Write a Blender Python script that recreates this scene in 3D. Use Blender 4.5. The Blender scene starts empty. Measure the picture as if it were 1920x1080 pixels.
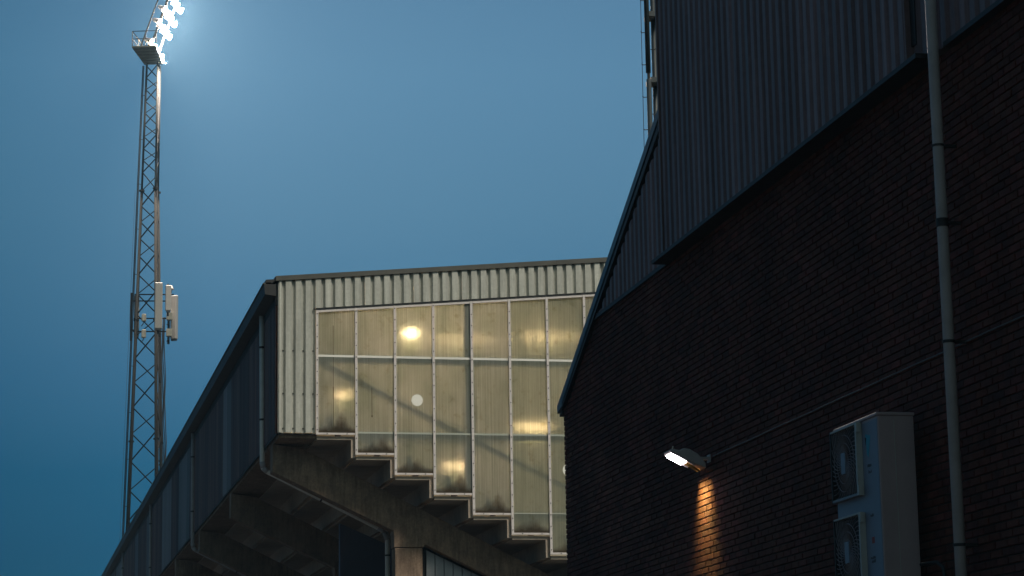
import bpy, math, random
from mathutils import Vector, Matrix
random.seed(7)
R = math.radians
S = bpy.context.scene
COL = S.collection

# ------------------------------------------------------------------ camera
cam_d = bpy.data.cameras.new('camera'); cam = bpy.data.objects.new('camera', cam_d); COL.objects.link(cam)
cam_d.sensor_width = 36.0; cam_d.lens = 4490.3 / 1920 * 36.0
cam_d.clip_start = 0.1; cam_d.clip_end = 5000
PI_, YAW, ROLL = R(11.5284), R(12.347), R(-0.974)
F = Vector((math.sin(YAW)*math.cos(PI_), math.cos(YAW)*math.cos(PI_), math.sin(PI_)))
r0 = Vector((math.cos(YAW), -math.sin(YAW), 0)); u0 = r0.cross(F)
rr = math.cos(ROLL)*r0 + math.sin(ROLL)*u0; uu = -math.sin(ROLL)*r0 + math.cos(ROLL)*u0
CP = Vector((0, 0, 1.6))
cam.matrix_world = Matrix(((rr.x, uu.x, -F.x, CP.x), (rr.y, uu.y, -F.y, CP.y), (rr.z, uu.z, -F.z, CP.z), (0, 0, 0, 1)))
S.camera = cam

# ------------------------------------------------------------------ world, sun, exposure
SKYX = [(0, (0.30, 0.38, 0.42)), (0.5, (0.61, 0.74, 0.77)), (0.545, (0.97, 0.98, 0.99)), (0.58, (1, 1, 1)), (1, (1, 1, 1))]
SKYZ = [(0, (0.02, 0.18, 0.37)), (0.093, (0.008, 0.21, 0.43)), (0.125, (0.02, 0.27, 0.49)), (0.167, (0.22, 0.46, 0.69)), (0.231, (0.61, 0.80, 0.97)), (0.287, (0.87, 1.05, 1.21)), (0.42, (1.0, 1.12, 1.28)), (1, (1.0, 1.12, 1.28))]
SUN_EL, SUN_AZ = R(48), R(150)          # azimuth clockwise from +Y: behind the camera, to the right
w = bpy.data.worlds.new('World'); S.world = w; w.use_nodes = True
nt = w.node_tree; nt.nodes.clear()
sky = nt.nodes.new('ShaderNodeTexSky'); sky.sky_type = 'NISHITA'; sky.sun_disc = False
sky.sun_elevation = SUN_EL; sky.sun_rotation = SUN_AZ
sky.air_density = 1.0; sky.dust_density = 1.0; sky.ozone_density = 1.0
tint = nt.nodes.new('ShaderNodeMix'); tint.data_type = 'RGBA'; tint.blend_type = 'MULTIPLY'; tint.inputs[0].default_value = 1.0
tint.inputs[7].default_value = (0.70, 0.93, 0.85, 1)
# broad falloff of the dusk sky, continuous all round: towards the left, and down into the dark horizon band
tc = nt.nodes.new('ShaderNodeTexCoord'); sep = nt.nodes.new('ShaderNodeSeparateXYZ'); nt.links.new(tc.outputs['Generated'], sep.inputs[0])
mr = nt.nodes.new('ShaderNodeMapRange'); mr.inputs[1].default_value = -1.0; mr.inputs[2].default_value = 1.0
nt.links.new(sep.outputs['X'], mr.inputs[0])
def skyramp(stops):
    r = nt.nodes.new('ShaderNodeValToRGB'); r.color_ramp.interpolation = 'LINEAR'; e = r.color_ramp.elements
    while len(e) < len(stops): e.new(0.5)
    for el, (p, c) in zip(e, stops): el.position = p; el.color = (*c, 1)
    return r
rx_ = skyramp(SKYX); rz_ = skyramp(SKYZ)
nt.links.new(mr.outputs[0], rx_.inputs[0]); nt.links.new(sep.outputs['Z'], rz_.inputs[0])
mixc = nt.nodes.new('ShaderNodeMix'); mixc.data_type = 'RGBA'; mixc.blend_type = 'MULTIPLY'; mixc.inputs[0].default_value = 1.0
nt.links.new(rx_.outputs[0], mixc.inputs[6]); nt.links.new(rz_.outputs[0], mixc.inputs[7])
m2 = nt.nodes.new('ShaderNodeMix'); m2.data_type = 'RGBA'; m2.blend_type = 'MULTIPLY'; m2.inputs[0].default_value = 1.0
bg = nt.nodes.new('ShaderNodeBackground'); bg.inputs[1].default_value = 0.081
out = nt.nodes.new('ShaderNodeOutputWorld'); L = nt.links.new
L(sky.outputs[0], tint.inputs[6]); L(tint.outputs[2], m2.inputs[6]); L(mixc.outputs[2], m2.inputs[7])
dot2 = nt.nodes.new('ShaderNodeVectorMath'); dot2.operation = 'DOT_PRODUCT'; dot2.inputs[1].default_value = (0.1, -0.99, 0.0)
mr2 = nt.nodes.new('ShaderNodeMapRange'); mr2.interpolation_type = 'SMOOTHSTEP'; mr2.inputs[1].default_value = -0.6; mr2.inputs[2].default_value = 0.7
mix3 = nt.nodes.new('ShaderNodeMix'); mix3.data_type = 'RGBA'
mix3.inputs[6].default_value = (1, 1, 1, 1); mix3.inputs[7].default_value = (1.5, 0.95, 0.62, 1)
m4 = nt.nodes.new('ShaderNodeMix'); m4.data_type = 'RGBA'; m4.blend_type = 'MULTIPLY'; m4.inputs[0].default_value = 1.0
L(tc.outputs['Generated'], dot2.inputs[0]); L(dot2.outputs['Value'], mr2.inputs[0]); L(mr2.outputs[0], mix3.inputs[0])
L(m2.outputs[2], m4.inputs[6]); L(mix3.outputs[2], m4.inputs[7]); L(m4.outputs[2], bg.inputs[0]); L(bg.outputs[0], out.inputs[0])

sd = bpy.data.lights.new('sun', 'SUN'); sd.energy = 2.3; sd.angle = R(14); sd.color = (1.0, 0.93, 0.80)
sun = bpy.data.objects.new('sun', sd); COL.objects.link(sun)
to_sun = Vector((math.sin(SUN_AZ)*math.cos(SUN_EL), math.cos(SUN_AZ)*math.cos(SUN_EL), math.sin(SUN_EL)))
sun.rotation_euler = to_sun.to_track_quat('Z', 'Y').to_euler()

S.view_settings.view_transform = 'Standard'; S.view_settings.look = 'None'
S.view_settings.exposure = 0.0; S.view_settings.gamma = 1.0; S.view_settings.use_curve_mapping = False
S.render.engine = 'CYCLES'
S.cycles.max_bounces = 10; S.cycles.transmission_bounces = 8; S.cycles.volume_bounces = 0
S.cycles.sample_clamp_indirect = 30.0

# ------------------------------------------------------------------ materials
def mat(name, col, rough=0.6, metal=0.0, var=0.0, scale=3.0, stretch=(1, 1, 1), bump=0.0, bscale=30.0, col2=None, tone=False, spec=0.5, tonecol=None):
    m = bpy.data.materials.new(name); m.use_nodes = True
    n = m.node_tree; b = n.nodes['Principled BSDF']; K = n.links.new
    b.inputs['Roughness'].default_value = rough; b.inputs['Metallic'].default_value = metal
    b.inputs['Specular IOR Level'].default_value = spec
    b.inputs['Base Color'].default_value = (*col, 1)
    g = n.nodes.new('ShaderNodeNewGeometry')
    mp = n.nodes.new('ShaderNodeMapping'); mp.inputs['Scale'].default_value = stretch
    K(g.outputs['Position'], mp.inputs['Vector'])
    cur = None
    if var > 0 or col2:
        nz = n.nodes.new('ShaderNodeTexNoise'); nz.inputs['Scale'].default_value = scale; nz.inputs['Detail'].default_value = 7
        nz.inputs['Roughness'].default_value = 0.65
        K(mp.outputs[0], nz.inputs['Vector'])
        c2 = col2 or tuple(c*(1-var) for c in col)
        ramp = n.nodes.new('ShaderNodeValToRGB'); ramp.color_ramp.elements[0].position = 0.32; ramp.color_ramp.elements[1].position = 0.68
        ramp.color_ramp.elements[0].color = (*c2, 1); ramp.color_ramp.elements[1].color = (*col, 1)
        K(nz.outputs['Fac'], ramp.inputs[0]); cur = ramp.outputs[0]
        rm = n.nodes.new('ShaderNodeMapRange'); rm.inputs[3].default_value = max(0.05, rough-0.12); rm.inputs[4].default_value = min(1, rough+0.12)
        K(nz.outputs['Fac'], rm.inputs[0]); K(rm.outputs[0], b.inputs['Roughness'])
    if tone:
        at_ = n.nodes.new('ShaderNodeAttribute'); at_.attribute_name = 'tone'
        mx = n.nodes.new('ShaderNodeMix'); mx.data_type = 'RGBA'; mx.blend_type = 'MULTIPLY'; mx.inputs[0].default_value = 1
        if cur: K(cur, mx.inputs[6])
        else: mx.inputs[6].default_value = (*col, 1)
        K(at_.outputs['Color'], mx.inputs[7]); cur = mx.outputs[2]
    if cur: K(cur, b.inputs['Base Color'])
    if bump > 0:
        nb = n.nodes.new('ShaderNodeTexNoise'); nb.inputs['Scale'].default_value = bscale; nb.inputs['Detail'].default_value = 5
        K(g.outputs['Position'], nb.inputs['Vector'])
        bp = n.nodes.new('ShaderNodeBump'); bp.inputs['Strength'].default_value = bump; bp.inputs['Distance'].default_value = 0.01
        K(nb.outputs['Fac'], bp.inputs['Height']); K(bp.outputs[0], b.inputs['Normal'])
    return m

def emis(name, col, strength):
    m = bpy.data.materials.new(name); m.use_nodes = True; n = m.node_tree; n.nodes.clear()
    e = n.nodes.new('ShaderNodeEmission'); e.inputs[0].default_value = (*col, 1); e.inputs[1].default_value = strength
    o = n.nodes.new('ShaderNodeOutputMaterial'); n.links.new(e.outputs[0], o.inputs[0]); return m

M = {}
M['asphalt'] = mat('asphalt', (0.05, 0.05, 0.052), 0.85, var=0.4, scale=2.0, bump=0.4, bscale=60)
M['cream_sheet'] = mat('cream_sheet', (0.56, 0.56, 0.50), 0.5, var=0.22, scale=2.2, stretch=(3, 3, 0.5), bump=0.03, bscale=9)
M['dark_sheet'] = mat('dark_sheet', (0.23, 0.12, 0.105), 0.5, spec=0.2, tone=True, var=0.8, scale=1.6, stretch=(3, 3, 0.08), bump=0.03, bscale=6)
M['mid_sheet'] = mat('mid_sheet', (0.25, 0.20, 0.20), 0.42, tone=True, var=0.4, scale=1.2, stretch=(3, 3, 0.15))
M['slate_sheet'] = mat('slate_sheet', (0.245, 0.165, 0.172), 0.5, spec=0.25, var=0.4, scale=1.6, stretch=(3.0, 3.0, 0.25), bump=0.03, bscale=6)
M['infill_sheet'] = mat('infill_sheet', (0.34, 0.36, 0.38), 0.55, var=0.2, scale=3)
M['navy_panel'] = mat('navy_panel', (0.10, 0.11, 0.17), 0.6, var=0.2, scale=1.5)
M['flashing'] = mat('flashing', (0.085, 0.083, 0.07), 0.5, var=0.35, scale=4, stretch=(0.6, 1, 1))
M['black_trim'] = mat('black_trim', (0.018, 0.018, 0.02), 0.6, var=0.3, scale=6)
M['blue_trim'] = mat('blue_trim', (0.022, 0.033, 0.048), 0.4, var=0.35, scale=4, stretch=(1, 0.4, 1))
M['white_frame'] = mat('white_frame', (0.70, 0.64, 0.62), 0.45, var=0.18, scale=9, bump=0.05)
M['pipe'] = mat('grey_pipe', (0.46, 0.42, 0.42), 0.6, spec=0.2, var=0.2, scale=5)
M['pipe_light'] = mat('pale_pipe', (0.85, 0.80, 0.74), 0.4, var=0.2, scale=5)
M['concrete'] = mat('concrete', (0.34, 0.24, 0.17), 0.9, spec=0.2, col2=(0.20, 0.14, 0.105), scale=2.6, bump=0.35, bscale=55)
M['concrete_unit'] = mat('concrete_unit', (0.46, 0.38, 0.30), 0.8, col2=(0.32, 0.26, 0.21), scale=3.5, bump=0.25, bscale=55)
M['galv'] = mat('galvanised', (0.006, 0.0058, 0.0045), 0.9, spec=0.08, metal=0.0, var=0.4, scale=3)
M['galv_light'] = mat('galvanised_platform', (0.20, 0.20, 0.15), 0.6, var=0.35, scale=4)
M['antenna'] = mat('antenna_plastic', (0.27, 0.26, 0.24), 0.5, var=0.08, scale=4)
M['radio'] = mat('radio_unit', (0.28, 0.27, 0.22), 0.6, var=0.2, scale=7)
M['cable'] = mat('cable_black', (0.02, 0.02, 0.022), 0.6)
M['brick'] = mat('brick', (0.150, 0.050, 0.038), 0.85, spec=0.2, var=0.5, scale=9, bump=0.6, bscale=90, tone=True)
def weather(m, sc, st, lo, hi):
    n = m.node_tree; b = n.nodes['Principled BSDF']; K = n.links.new
    src = b.inputs['Base Color'].links[0].from_socket
    g = n.nodes.new('ShaderNodeNewGeometry'); mp = n.nodes.new('ShaderNodeMapping'); mp.inputs['Scale'].default_value = st; K(g.outputs['Position'], mp.inputs[0])
    z = n.nodes.new('ShaderNodeTexNoise'); z.inputs['Scale'].default_value = sc; z.inputs['Detail'].default_value = 6; z.inputs['Roughness'].default_value = 0.7; K(mp.outputs[0], z.inputs['Vector'])
    r = n.nodes.new('ShaderNodeMapRange'); r.inputs[1].default_value = 0.3; r.inputs[2].default_value = 0.7; r.inputs[3].default_value = lo; r.inputs[4].default_value = hi; K(z.outputs['Fac'], r.inputs[0])
    x = n.nodes.new('ShaderNodeMix'); x.data_type = 'RGBA'; x.blend_type = 'MULTIPLY'; x.inputs[0].default_value = 1; K(src, x.inputs[6]); K(r.outputs[0], x.inputs[7]); K(x.outputs[2], b.inputs['Base Color'])
weather(M['brick'], 0.8, (1, 1, 0.7), 0.55, 1.35)
weather(M['concrete'], 5.0, (3, 1, 0.4), 0.6, 1.25); weather(M['concrete'], 22.0, (1, 1, 1), 0.75, 1.15)
weather(M['cream_sheet'], 1.4, (6, 1, 0.25), 0.72, 1.12); weather(M['cream_sheet'], 16, (1, 1, 1), 0.85, 1.08)
weather(M['slate_sheet'], 1.0, (1, 1.6, 0.12), 0.6, 1.3); weather(M['slate_sheet'], 1.0, (1, 14, 0.10), 0.72, 1.28); weather(M['slate_sheet'], 12.0, (1, 1, 1), 0.85, 1.1)
weather(M['dark_sheet'], 1.0, (1, 5, 0.06), 0.55, 1.4)
M['mortar'] = mat('mortar', (0.030, 0.020, 0.018), 0.95, var=0.3, scale=20)
M['interior'] = mat('interior_paint', (0.60, 0.575, 0.47), 0.7, var=0.2, scale=1.5)
M['steel_int'] = mat('interior_steel', (0.06, 0.065, 0.055), 0.6)
M['dim_rail'] = mat('grey_rail', (0.42, 0.44, 0.38), 0.5)
M['white_rail'] = mat('white_purlin', (0.80, 0.78, 0.72), 0.5)
M['seat'] = mat('seat_plastic', (0.02, 0.018, 0.015), 0.5)
M['pole'] = mat('pole_steel', (0.030, 0.042, 0.048), 0.5, var=0.35, scale=6)
M['ac_body'] = mat('ac_body', (0.42, 0.325, 0.335), 0.55, var=0.12, scale=3)
M['ac_front'] = mat('ac_front', (0.21, 0.255, 0.33), 0.5, var=0.15, scale=3)
M['ac_light'] = mat('ac_light', (0.40, 0.40, 0.38), 0.5)
M['ac_grille'] = mat('ac_grille', (0.19, 0.165, 0.18), 0.4)
M['ac_dark'] = mat('ac_dark', (0.02, 0.02, 0.022), 0.6)
M['cyan'] = mat('cyan_print', (0.02, 0.30, 0.42), 0.5)
M['red'] = mat('red_print', (0.28, 0.03, 0.02), 0.5)
M['lamp_body'] = mat('lamp_body', (0.50, 0.45, 0.45), 0.45, var=0.2, scale=12)
M['lamp_glow'] = emis('lamp_glass_lit', (1.0, 0.93, 0.97), 14.0)
M['flood_glow'] = emis('floodlight_lit', (1.0, 0.97, 0.95), 500.0)
M['warm_glow'] = emis('warm_tube_lit', (1.0, 0.70, 0.46), 560.0)
M['warm_glow_dim'] = emis('warm_tube_dim_lit', (1.0, 0.64, 0.40), 62.0)
M['stain'] = mat('drip_stain', (0.13, 0.11, 0.06), 0.8)
M['sticker'] = mat('sticker_white', (0.90, 0.88, 0.80), 0.6)

def pane_mat(name, cool):
    m = bpy.data.materials.new(name); m.use_nodes = True; n = m.node_tree; n.nodes.clear(); K = n.links.new
    o = n.nodes.new('ShaderNodeOutputMaterial')
    g = n.nodes.new('ShaderNodeNewGeometry')
    def noise(sc, st, det=6):
        mp = n.nodes.new('ShaderNodeMapping'); mp.inputs['Scale'].default_value = st
        K(g.outputs['Position'], mp.inputs['Vector'])
        z = n.nodes.new('ShaderNodeTexNoise'); z.inputs['Scale'].default_value = sc; z.inputs['Detail'].default_value = det
        z.inputs['Roughness'].default_value = 0.6
        K(mp.outputs[0], z.inputs['Vector']); return z.outputs['Fac']
    def ramp(f, p0, c0, p1, c1):
        q = n.nodes.new('ShaderNodeValToRGB'); e = q.color_ramp.elements
        e[0].position = p0; e[0].color = (*c0, 1); e[1].position = p1; e[1].color = (*c1, 1); K(f, q.inputs[0]); return q.outputs[0]
    def mul(a, b):
        x = n.nodes.new('ShaderNodeMix'); x.data_type = 'RGBA'; x.blend_type = 'MULTIPLY'; x.inputs[0].default_value = 1
        K(a, x.inputs[6]); K(b, x.inputs[7]); return x.outputs[2]
    base = ramp(noise(1.3, (1.6, 1, 0.8)), 0.3, (0.54, 0.575, 0.485), 0.7, (0.745, 0.755, 0.70) if not cool else (0.70, 0.72, 0.62))
    streak = ramp(noise(1.0, (34, 1, 0.55), 4), 0.30, (0.82, 0.82, 0.79), 0.62, (1, 1, 1))
    fine = ramp(noise(1.0, (90, 1, 0.3), 2), 0.35, (0.70, 0.70, 0.67), 0.65, (1, 1, 1))
    dirt = ramp(noise(5.5, (1, 1, 1.0), 9), 0.28, (0.80, 0.76, 0.66), 0.42, (1, 1, 1))
    c = mul(mul(base, streak), mul(fine, dirt))
    # brown dirt at each sheet's foot, its humps painting in dark seat silhouettes ('foot' attribute 0..1)
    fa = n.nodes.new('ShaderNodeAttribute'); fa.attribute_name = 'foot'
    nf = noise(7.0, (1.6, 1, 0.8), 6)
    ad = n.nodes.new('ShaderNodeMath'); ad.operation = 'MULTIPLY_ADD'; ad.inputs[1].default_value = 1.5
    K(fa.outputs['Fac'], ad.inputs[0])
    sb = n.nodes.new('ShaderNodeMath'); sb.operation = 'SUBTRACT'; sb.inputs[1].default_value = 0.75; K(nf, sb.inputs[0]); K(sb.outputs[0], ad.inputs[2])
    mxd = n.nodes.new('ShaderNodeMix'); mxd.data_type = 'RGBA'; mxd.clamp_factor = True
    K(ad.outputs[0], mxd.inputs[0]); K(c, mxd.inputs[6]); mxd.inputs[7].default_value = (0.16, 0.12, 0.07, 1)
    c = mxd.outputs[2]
    # twin-wall ribs: fine vertical relief
    wv = n.nodes.new('ShaderNodeTexWave'); wv.wave_type = 'BANDS'; wv.bands_direction = 'X'; wv.inputs['Scale'].default_value = 26
    wv.inputs['Distortion'].default_value = 0.3
    K(g.outputs['Position'], wv.inputs['Vector'])
    bp = n.nodes.new('ShaderNodeBump'); bp.inputs['Strength'].default_value = 0.16; bp.inputs['Distance'].default_value = 0.01; K(wv.outputs['Fac'], bp.inputs['Height'])
    gl = n.nodes.new('ShaderNodeBsdfRefraction'); gl.distribution = 'GGX'; gl.inputs['Roughness'].default_value = 0.29; gl.inputs['IOR'].default_value = 1.18
    K(c, gl.inputs[0]); K(bp.outputs[0], gl.inputs['Normal'])
    tr = n.nodes.new('ShaderNodeBsdfTranslucent'); K(c, tr.inputs[0])
    df = n.nodes.new('ShaderNodeBsdfDiffuse'); K(c, df.inputs[0])
    gs = n.nodes.new('ShaderNodeBsdfGlossy'); gs.inputs['Roughness'].default_value = 0.3; gs.inputs[0].default_value = (0.9, 0.9, 0.9, 1)
    a = n.nodes.new('ShaderNodeMixShader'); a.inputs[0].default_value = 0.38; K(gl.outputs[0], a.inputs[1]); K(df.outputs[0], a.inputs[2])
    b = n.nodes.new('ShaderNodeMixShader'); b.inputs[0].default_value = 0.36; K(a.outputs[0], b.inputs[1]); K(tr.outputs[0], b.inputs[2])
    d = n.nodes.new('ShaderNodeMixShader'); d.inputs[0].default_value = 0.03; K(b.outputs[0], d.inputs[1]); K(gs.outputs[0], d.inputs[2])
    K(d.outputs[0], o.inputs[0]); return m
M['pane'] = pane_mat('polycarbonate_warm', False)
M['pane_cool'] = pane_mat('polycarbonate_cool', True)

# ------------------------------------------------------------------ mesh helpers
class MB:
    def __init__(s): s.v = []; s.f = []; s.t = []
    def add(s, vs, fs, tone=None):
        k = len(s.v); s.v += [tuple(x) for x in vs]; s.f += [tuple(i+k for i in f) for f in fs]
        s.t += [tone]*len(fs)
    def box(s, x0, x1, y0, y1, z0, z1, tone=None):
        s.add([(x0,y0,z0),(x1,y0,z0),(x1,y1,z0),(x0,y1,z0),(x0,y0,z1),(x1,y0,z1),(x1,y1,z1),(x0,y1,z1)],
              [(0,3,2,1),(4,5,6,7),(0,1,5,4),(1,2,6,5),(2,3,7,6),(3,0,4,7)], tone)
        return s
    def bar(s, a, b, wx, wz, up=(0,0,1)):        # rectangular bar from a to b
        a = Vector(a); b = Vector(b); d = (b-a).normalized(); U = Vector(up)
        if abs(d.dot(U)) > 0.98: U = Vector((0,1,0))
        p = d.cross(U).normalized(); q = p.cross(d).normalized()
        vs = [c + p*sx*wx/2 + q*sz*wz/2 for c in (a, b) for sx, sz in ((-1,-1),(1,-1),(1,1),(-1,1))]
        s.add(vs, [(3,2,1,0),(4,5,6,7),(0,1,5,4),(1,2,6,5),(2,3,7,6),(3,0,4,7)]); return s
    def tube(s, pts, r, n=10, cap=True, r2=None):
        pts = [Vector(p) for p in pts]; rings = []
        prev = None
        for i, p in enumerate(pts):
            d = (pts[min(i+1, len(pts)-1)] - pts[max(i-1, 0)]).normalized()
            U = Vector((0,0,1)) if abs(d.z) < 0.9 else Vector((0,1,0))
            if prev: U = prev
            a = d.cross(U).normalized(); b = a.cross(d).normalized(); prev = b
            R_ = r if r2 is None else r + (r2-r)*i/(len(pts)-1)
            rings.append([p + (a*math.cos(t)+b*math.sin(t))*R_ for t in [2*math.pi*k/n for k in range(n)]])
        vs = [v for g in rings for v in g]; fs = []
        for i in range(len(rings)-1):
            for k in range(n):
                fs.append((i*n+k, (i+1)*n+k, (i+1)*n+(k+1)%n, i*n+(k+1)%n))
        if cap: fs.append(tuple(range(n))); fs.append(tuple(reversed([(len(rings)-1)*n+k for k in range(n)])))
        s.add(vs, fs); return s
    def prism(s, poly, axis, a, b):              # 2D polygon extruded along axis
        n = len(poly)
        def P(p, t):
            if axis == 'x': return (t, p[0], p[1])
            if axis == 'y': return (p[0], t, p[1])
            return (p[0], p[1], t)
        vs = [P(p, a) for p in poly] + [P(p, b) for p in poly]
        fs = [tuple(range(n)), tuple(reversed(range(n, 2*n)))] + [(i, i+n, (i+1)%n+n, (i+1)%n) for i in range(n)]
        s.add(vs, fs); return s
    def mesh(s, name, m, smooth=False):
        me = bpy.data.meshes.new(name); me.from_pydata(s.v, [], s.f); me.materials.append(m)
        if any(t is not None for t in s.t):
            ca = me.color_attributes.new('tone', 'FLOAT_COLOR', 'CORNER')
            data = []
            for p, t in zip(me.polygons, s.t):
                t = t or (1, 1, 1)
                for _ in range(p.loop_total): data += [t[0], t[1], t[2], 1.0]
            ca.data.foreach_set('color', data)
        import bmesh
        bm = bmesh.new(); bm.from_mesh(me); bmesh.ops.recalc_face_normals(bm, faces=bm.faces); bm.to_mesh(me); bm.free()
        if smooth:
            for p in me.polygons: p.use_smooth = len(p.vertices) == 4
        me.update(); return me
    def build(s, name, m, parent=None, smooth=False, bevel=0, loc=None):
        me = s.mesh(name, m, smooth); o = bpy.data.objects.new(name, me); COL.objects.link(o)
        if parent: o.parent = parent; o.matrix_parent_inverse = inv(parent)
        if bevel:
            b = o.modifiers.new('bevel', 'BEVEL'); b.width = bevel; b.segments = 2; b.limit_method = 'ANGLE'
        return o

def base_matrix(o):
    m = Matrix.Translation(o.location) @ o.rotation_euler.to_matrix().to_4x4()
    return (base_matrix(o.parent) @ o.matrix_parent_inverse @ m) if o.parent else m
def inv(parent): return base_matrix(parent).inverted()

def thing(name, label, cat, loc, group=None):
    o = bpy.data.objects.new(name, None); COL.objects.link(o); o.location = loc; o.empty_display_size = 0.3
    o['label'] = label; o['category'] = cat
    if group: o['group'] = group
    return o
def tag(o, label, cat, group=None):
    o['label'] = label; o['category'] = cat
    if group: o['group'] = group
    return o
def place_mesh(name, me, parent, loc=(0, 0, 0)):
    o = bpy.data.objects.new(name, me); COL.objects.link(o); o.parent = parent; o.matrix_parent_inverse = inv(parent); o.location = loc; return o
def copy_tree(src, delta):
    c = src.copy(); COL.objects.link(c); c.location = src.location + Vector(delta)
    for ch in list(src.children):
        d = ch.copy(); COL.objects.link(d); d.parent = c
        for g in list(ch.children):
            e = g.copy(); COL.objects.link(e); e.parent = d
    return c

# trapezoidal sheet; along: 'x' or 'y'; face looks to -y or -x. crown sticks out by depth.
def trapezoid(u0, u1, pitch, crown, slope, depth, phase=0.0):
    """list of (u, out) profile points covering [u0,u1]"""
    pts = []
    k = math.floor((u0-phase)/pitch)-1
    while phase + k*pitch < u1 + pitch:
        a = phase + k*pitch
        pts += [(a, depth), (a+crown, depth), (a+crown+slope, 0), (a+pitch-slope, 0)]
        k += 1
    res = []
    for i in range(len(pts)-1):
        (ua, oa), (ub, ob) = pts[i], pts[i+1]
        if ub <= u0 or ua >= u1: continue
        def at(u): return oa + (ob-oa)*(u-ua)/(ub-ua) if ub > ua else oa
        ca, cb = max(ua, u0), min(ub, u1)
        if not res: res.append((ca, at(ca)))
        res.append((cb, at(cb)))
    return res
def sheet(mb, prof, base, along, zlo, zhi, thick=0.004, tone=None):
    """prof (u,out); base plane coordinate; zlo/zhi functions of u. outward = negative axis"""
    vs = []; n = len(prof)
    for off in (0, thick):
        for u, o_ in prof:
            c = base - o_ + off
            for z in (zlo(u), zhi(u)): vs.append((u, c, z) if along == 'x' else (c, u, z))
    fs = []
    for i in range(n-1):
        a = 2*i; fs.append((a, a+2, a+3, a+1)); b = 2*n+2*i; fs.append((b, b+1, b+3, b+2))
        fs.append((a, b, b+2, a+2)); fs.append((a+1, a+3, b+3, b+1))
    fs.append((0, 1, 2*n+1, 2*n)); e = 2*(n-1); fs.append((e, e+2*n, e+2*n+1, e+1))
    mb.add(vs, fs, tone); return mb

# ------------------------------------------------------------------ ground
gm = MB(); gm.add([(-1500,-1500,0),(1500,-1500,0),(1500,1500,0),(-1500,1500,0)], [(0,1,2,3)])
go = gm.build('ground', M['asphalt']); go['kind'] = 'structure'

# ================================================================== STAND with glazed gable
Y0 = 47.04; X0 = 5.5; TR = 0.79; RS = 0.395; PIT = 0.2
STEPX = [6.27 + TR*i for i in range(0, 13)]
STEPZ = [8.355 - RS*i for i in range(0, 13)]
def roofz(x): return 11.44 + (x-5.5)*0.0855
def wintop(x): return 10.86 + (x-6.27)*0.0835
YEND = 134.0; XR = 15.7
stand = thing('stadium_stand', 'long concrete stand with glazed cream clad end wall glowing from inside, raised on raking beams', 'grandstand', (X0, Y0, 0))
# end wall cladding, full-height sheets left of the glazing and short sheets above
def add_end_sheet(u0, u1, zl):
    mb = MB(); sheet(mb, trapezoid(u0, u1, PIT, 0.110, 0.034, 0.072, X0-0.065), Y0, 'x', zl, lambda u: roofz(u)-0.02)
    mb.build('cladding_sheet', M['cream_sheet'], stand)
add_end_sheet(5.505, 5.86, lambda u: 8.36); add_end_sheet(5.862, 6.235, lambda u: 8.36)
x = 6.237
while x < XR:
    add_end_sheet(x, min(x+1.0, XR)-0.002, lambda u: wintop(u)+0.03); x += 1.0
# fixings in rows on the sheets
sc = MB()
for zz in (10.02, 9.15, 8.45):
    for k in range(4):
        xx = X0-0.065+PIT*k+0.155
        sc.box(xx-0.012, xx+0.012, Y0-0.018, Y0-0.002, zz-0.012, zz+0.012)
for k in range(48):
    xx = 6.3+PIT*k; 
    if xx < XR: sc.box(xx-0.012, xx+0.012, Y0-0.07, Y0-0.047, wintop(xx)+0.06, wintop(xx)+0.085)
so = sc.build('cladding_screw', M['black_trim'], stand); so['kind'] = 'stuff'
# corner strip, roof, flashing, gutter
MB().box(5.485, 5.503, Y0-0.05, Y0+0.03, 8.36, 11.40).build('corner_strip', M['cream_sheet'], stand)
rf = MB(); rf.prism([(5.25, roofz(5.25)+0.0), (XR+1.2, roofz(XR+1.2)), (XR+1.2, roofz(XR+1.2)+0.08), (5.25, roofz(5.25)+0.06)], 'y', Y0+0.10, YEND)
rf.build('roof', M['black_trim'], stand)
x = 5.43
while x < XR+1.2:
    e = min(x+2.9, XR+1.2)
    fl = MB(); fl.prism([(x, roofz(x)-0.012), (e-0.004, roofz(e)-0.012), (e-0.004, roofz(e)+0.085), (x, roofz(x)+0.085)], 'y', Y0-0.10, Y0+0.10)
    fl.build('roof_flashing', M['flashing'], stand); x = e
MB().prism([(6.20, wintop(6.20)+0.0), (XR, wintop(XR)+0.0), (XR, wintop(XR)+0.035), (6.20, wintop(6.20)+0.035)], 'y', Y0-0.056, Y0-0.01).build('window_head_flashing', M['black_trim'], stand)
# left edge of verge turned down to gutter
MB().prism([(5.33, 11.37), (5.43, 11.43), (5.43, 11.515), (5.415, 11.505)], 'y', Y0-0.06, Y0+0.09).build('verge_end', M['black_trim'], stand)
gt = MB(); gt.prism([(5.20, 11.36), (5.22, 11.15), (5.44, 11.12), (5.44, 11.36), (5.42, 11.36), (5.42, 11.15), (5.235, 11.17), (5.215, 11.36)], 'y', Y0-0.04, YEND)
gt.build('gutter', M['black_trim'], stand)
MB().prism([(5.20, 11.36), (5.22, 11.15), (5.44, 11.12), (5.44, 11.36)], 'y', Y0-0.05, Y0-0.042).build('gutter_end', M['black_trim'], stand)
MB().box(5.18, 5.235, Y0-0.045, YEND, 11.36, 11.385).build('gutter_lip', M['flashing'], stand)
MB().box(5.44, 5.497, Y0+0.02, YEND, 10.95, 11.42).build('eaves_shade_band', M['black_trim'], stand)  # black band holding the deep shade under the gutter overhang
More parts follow.
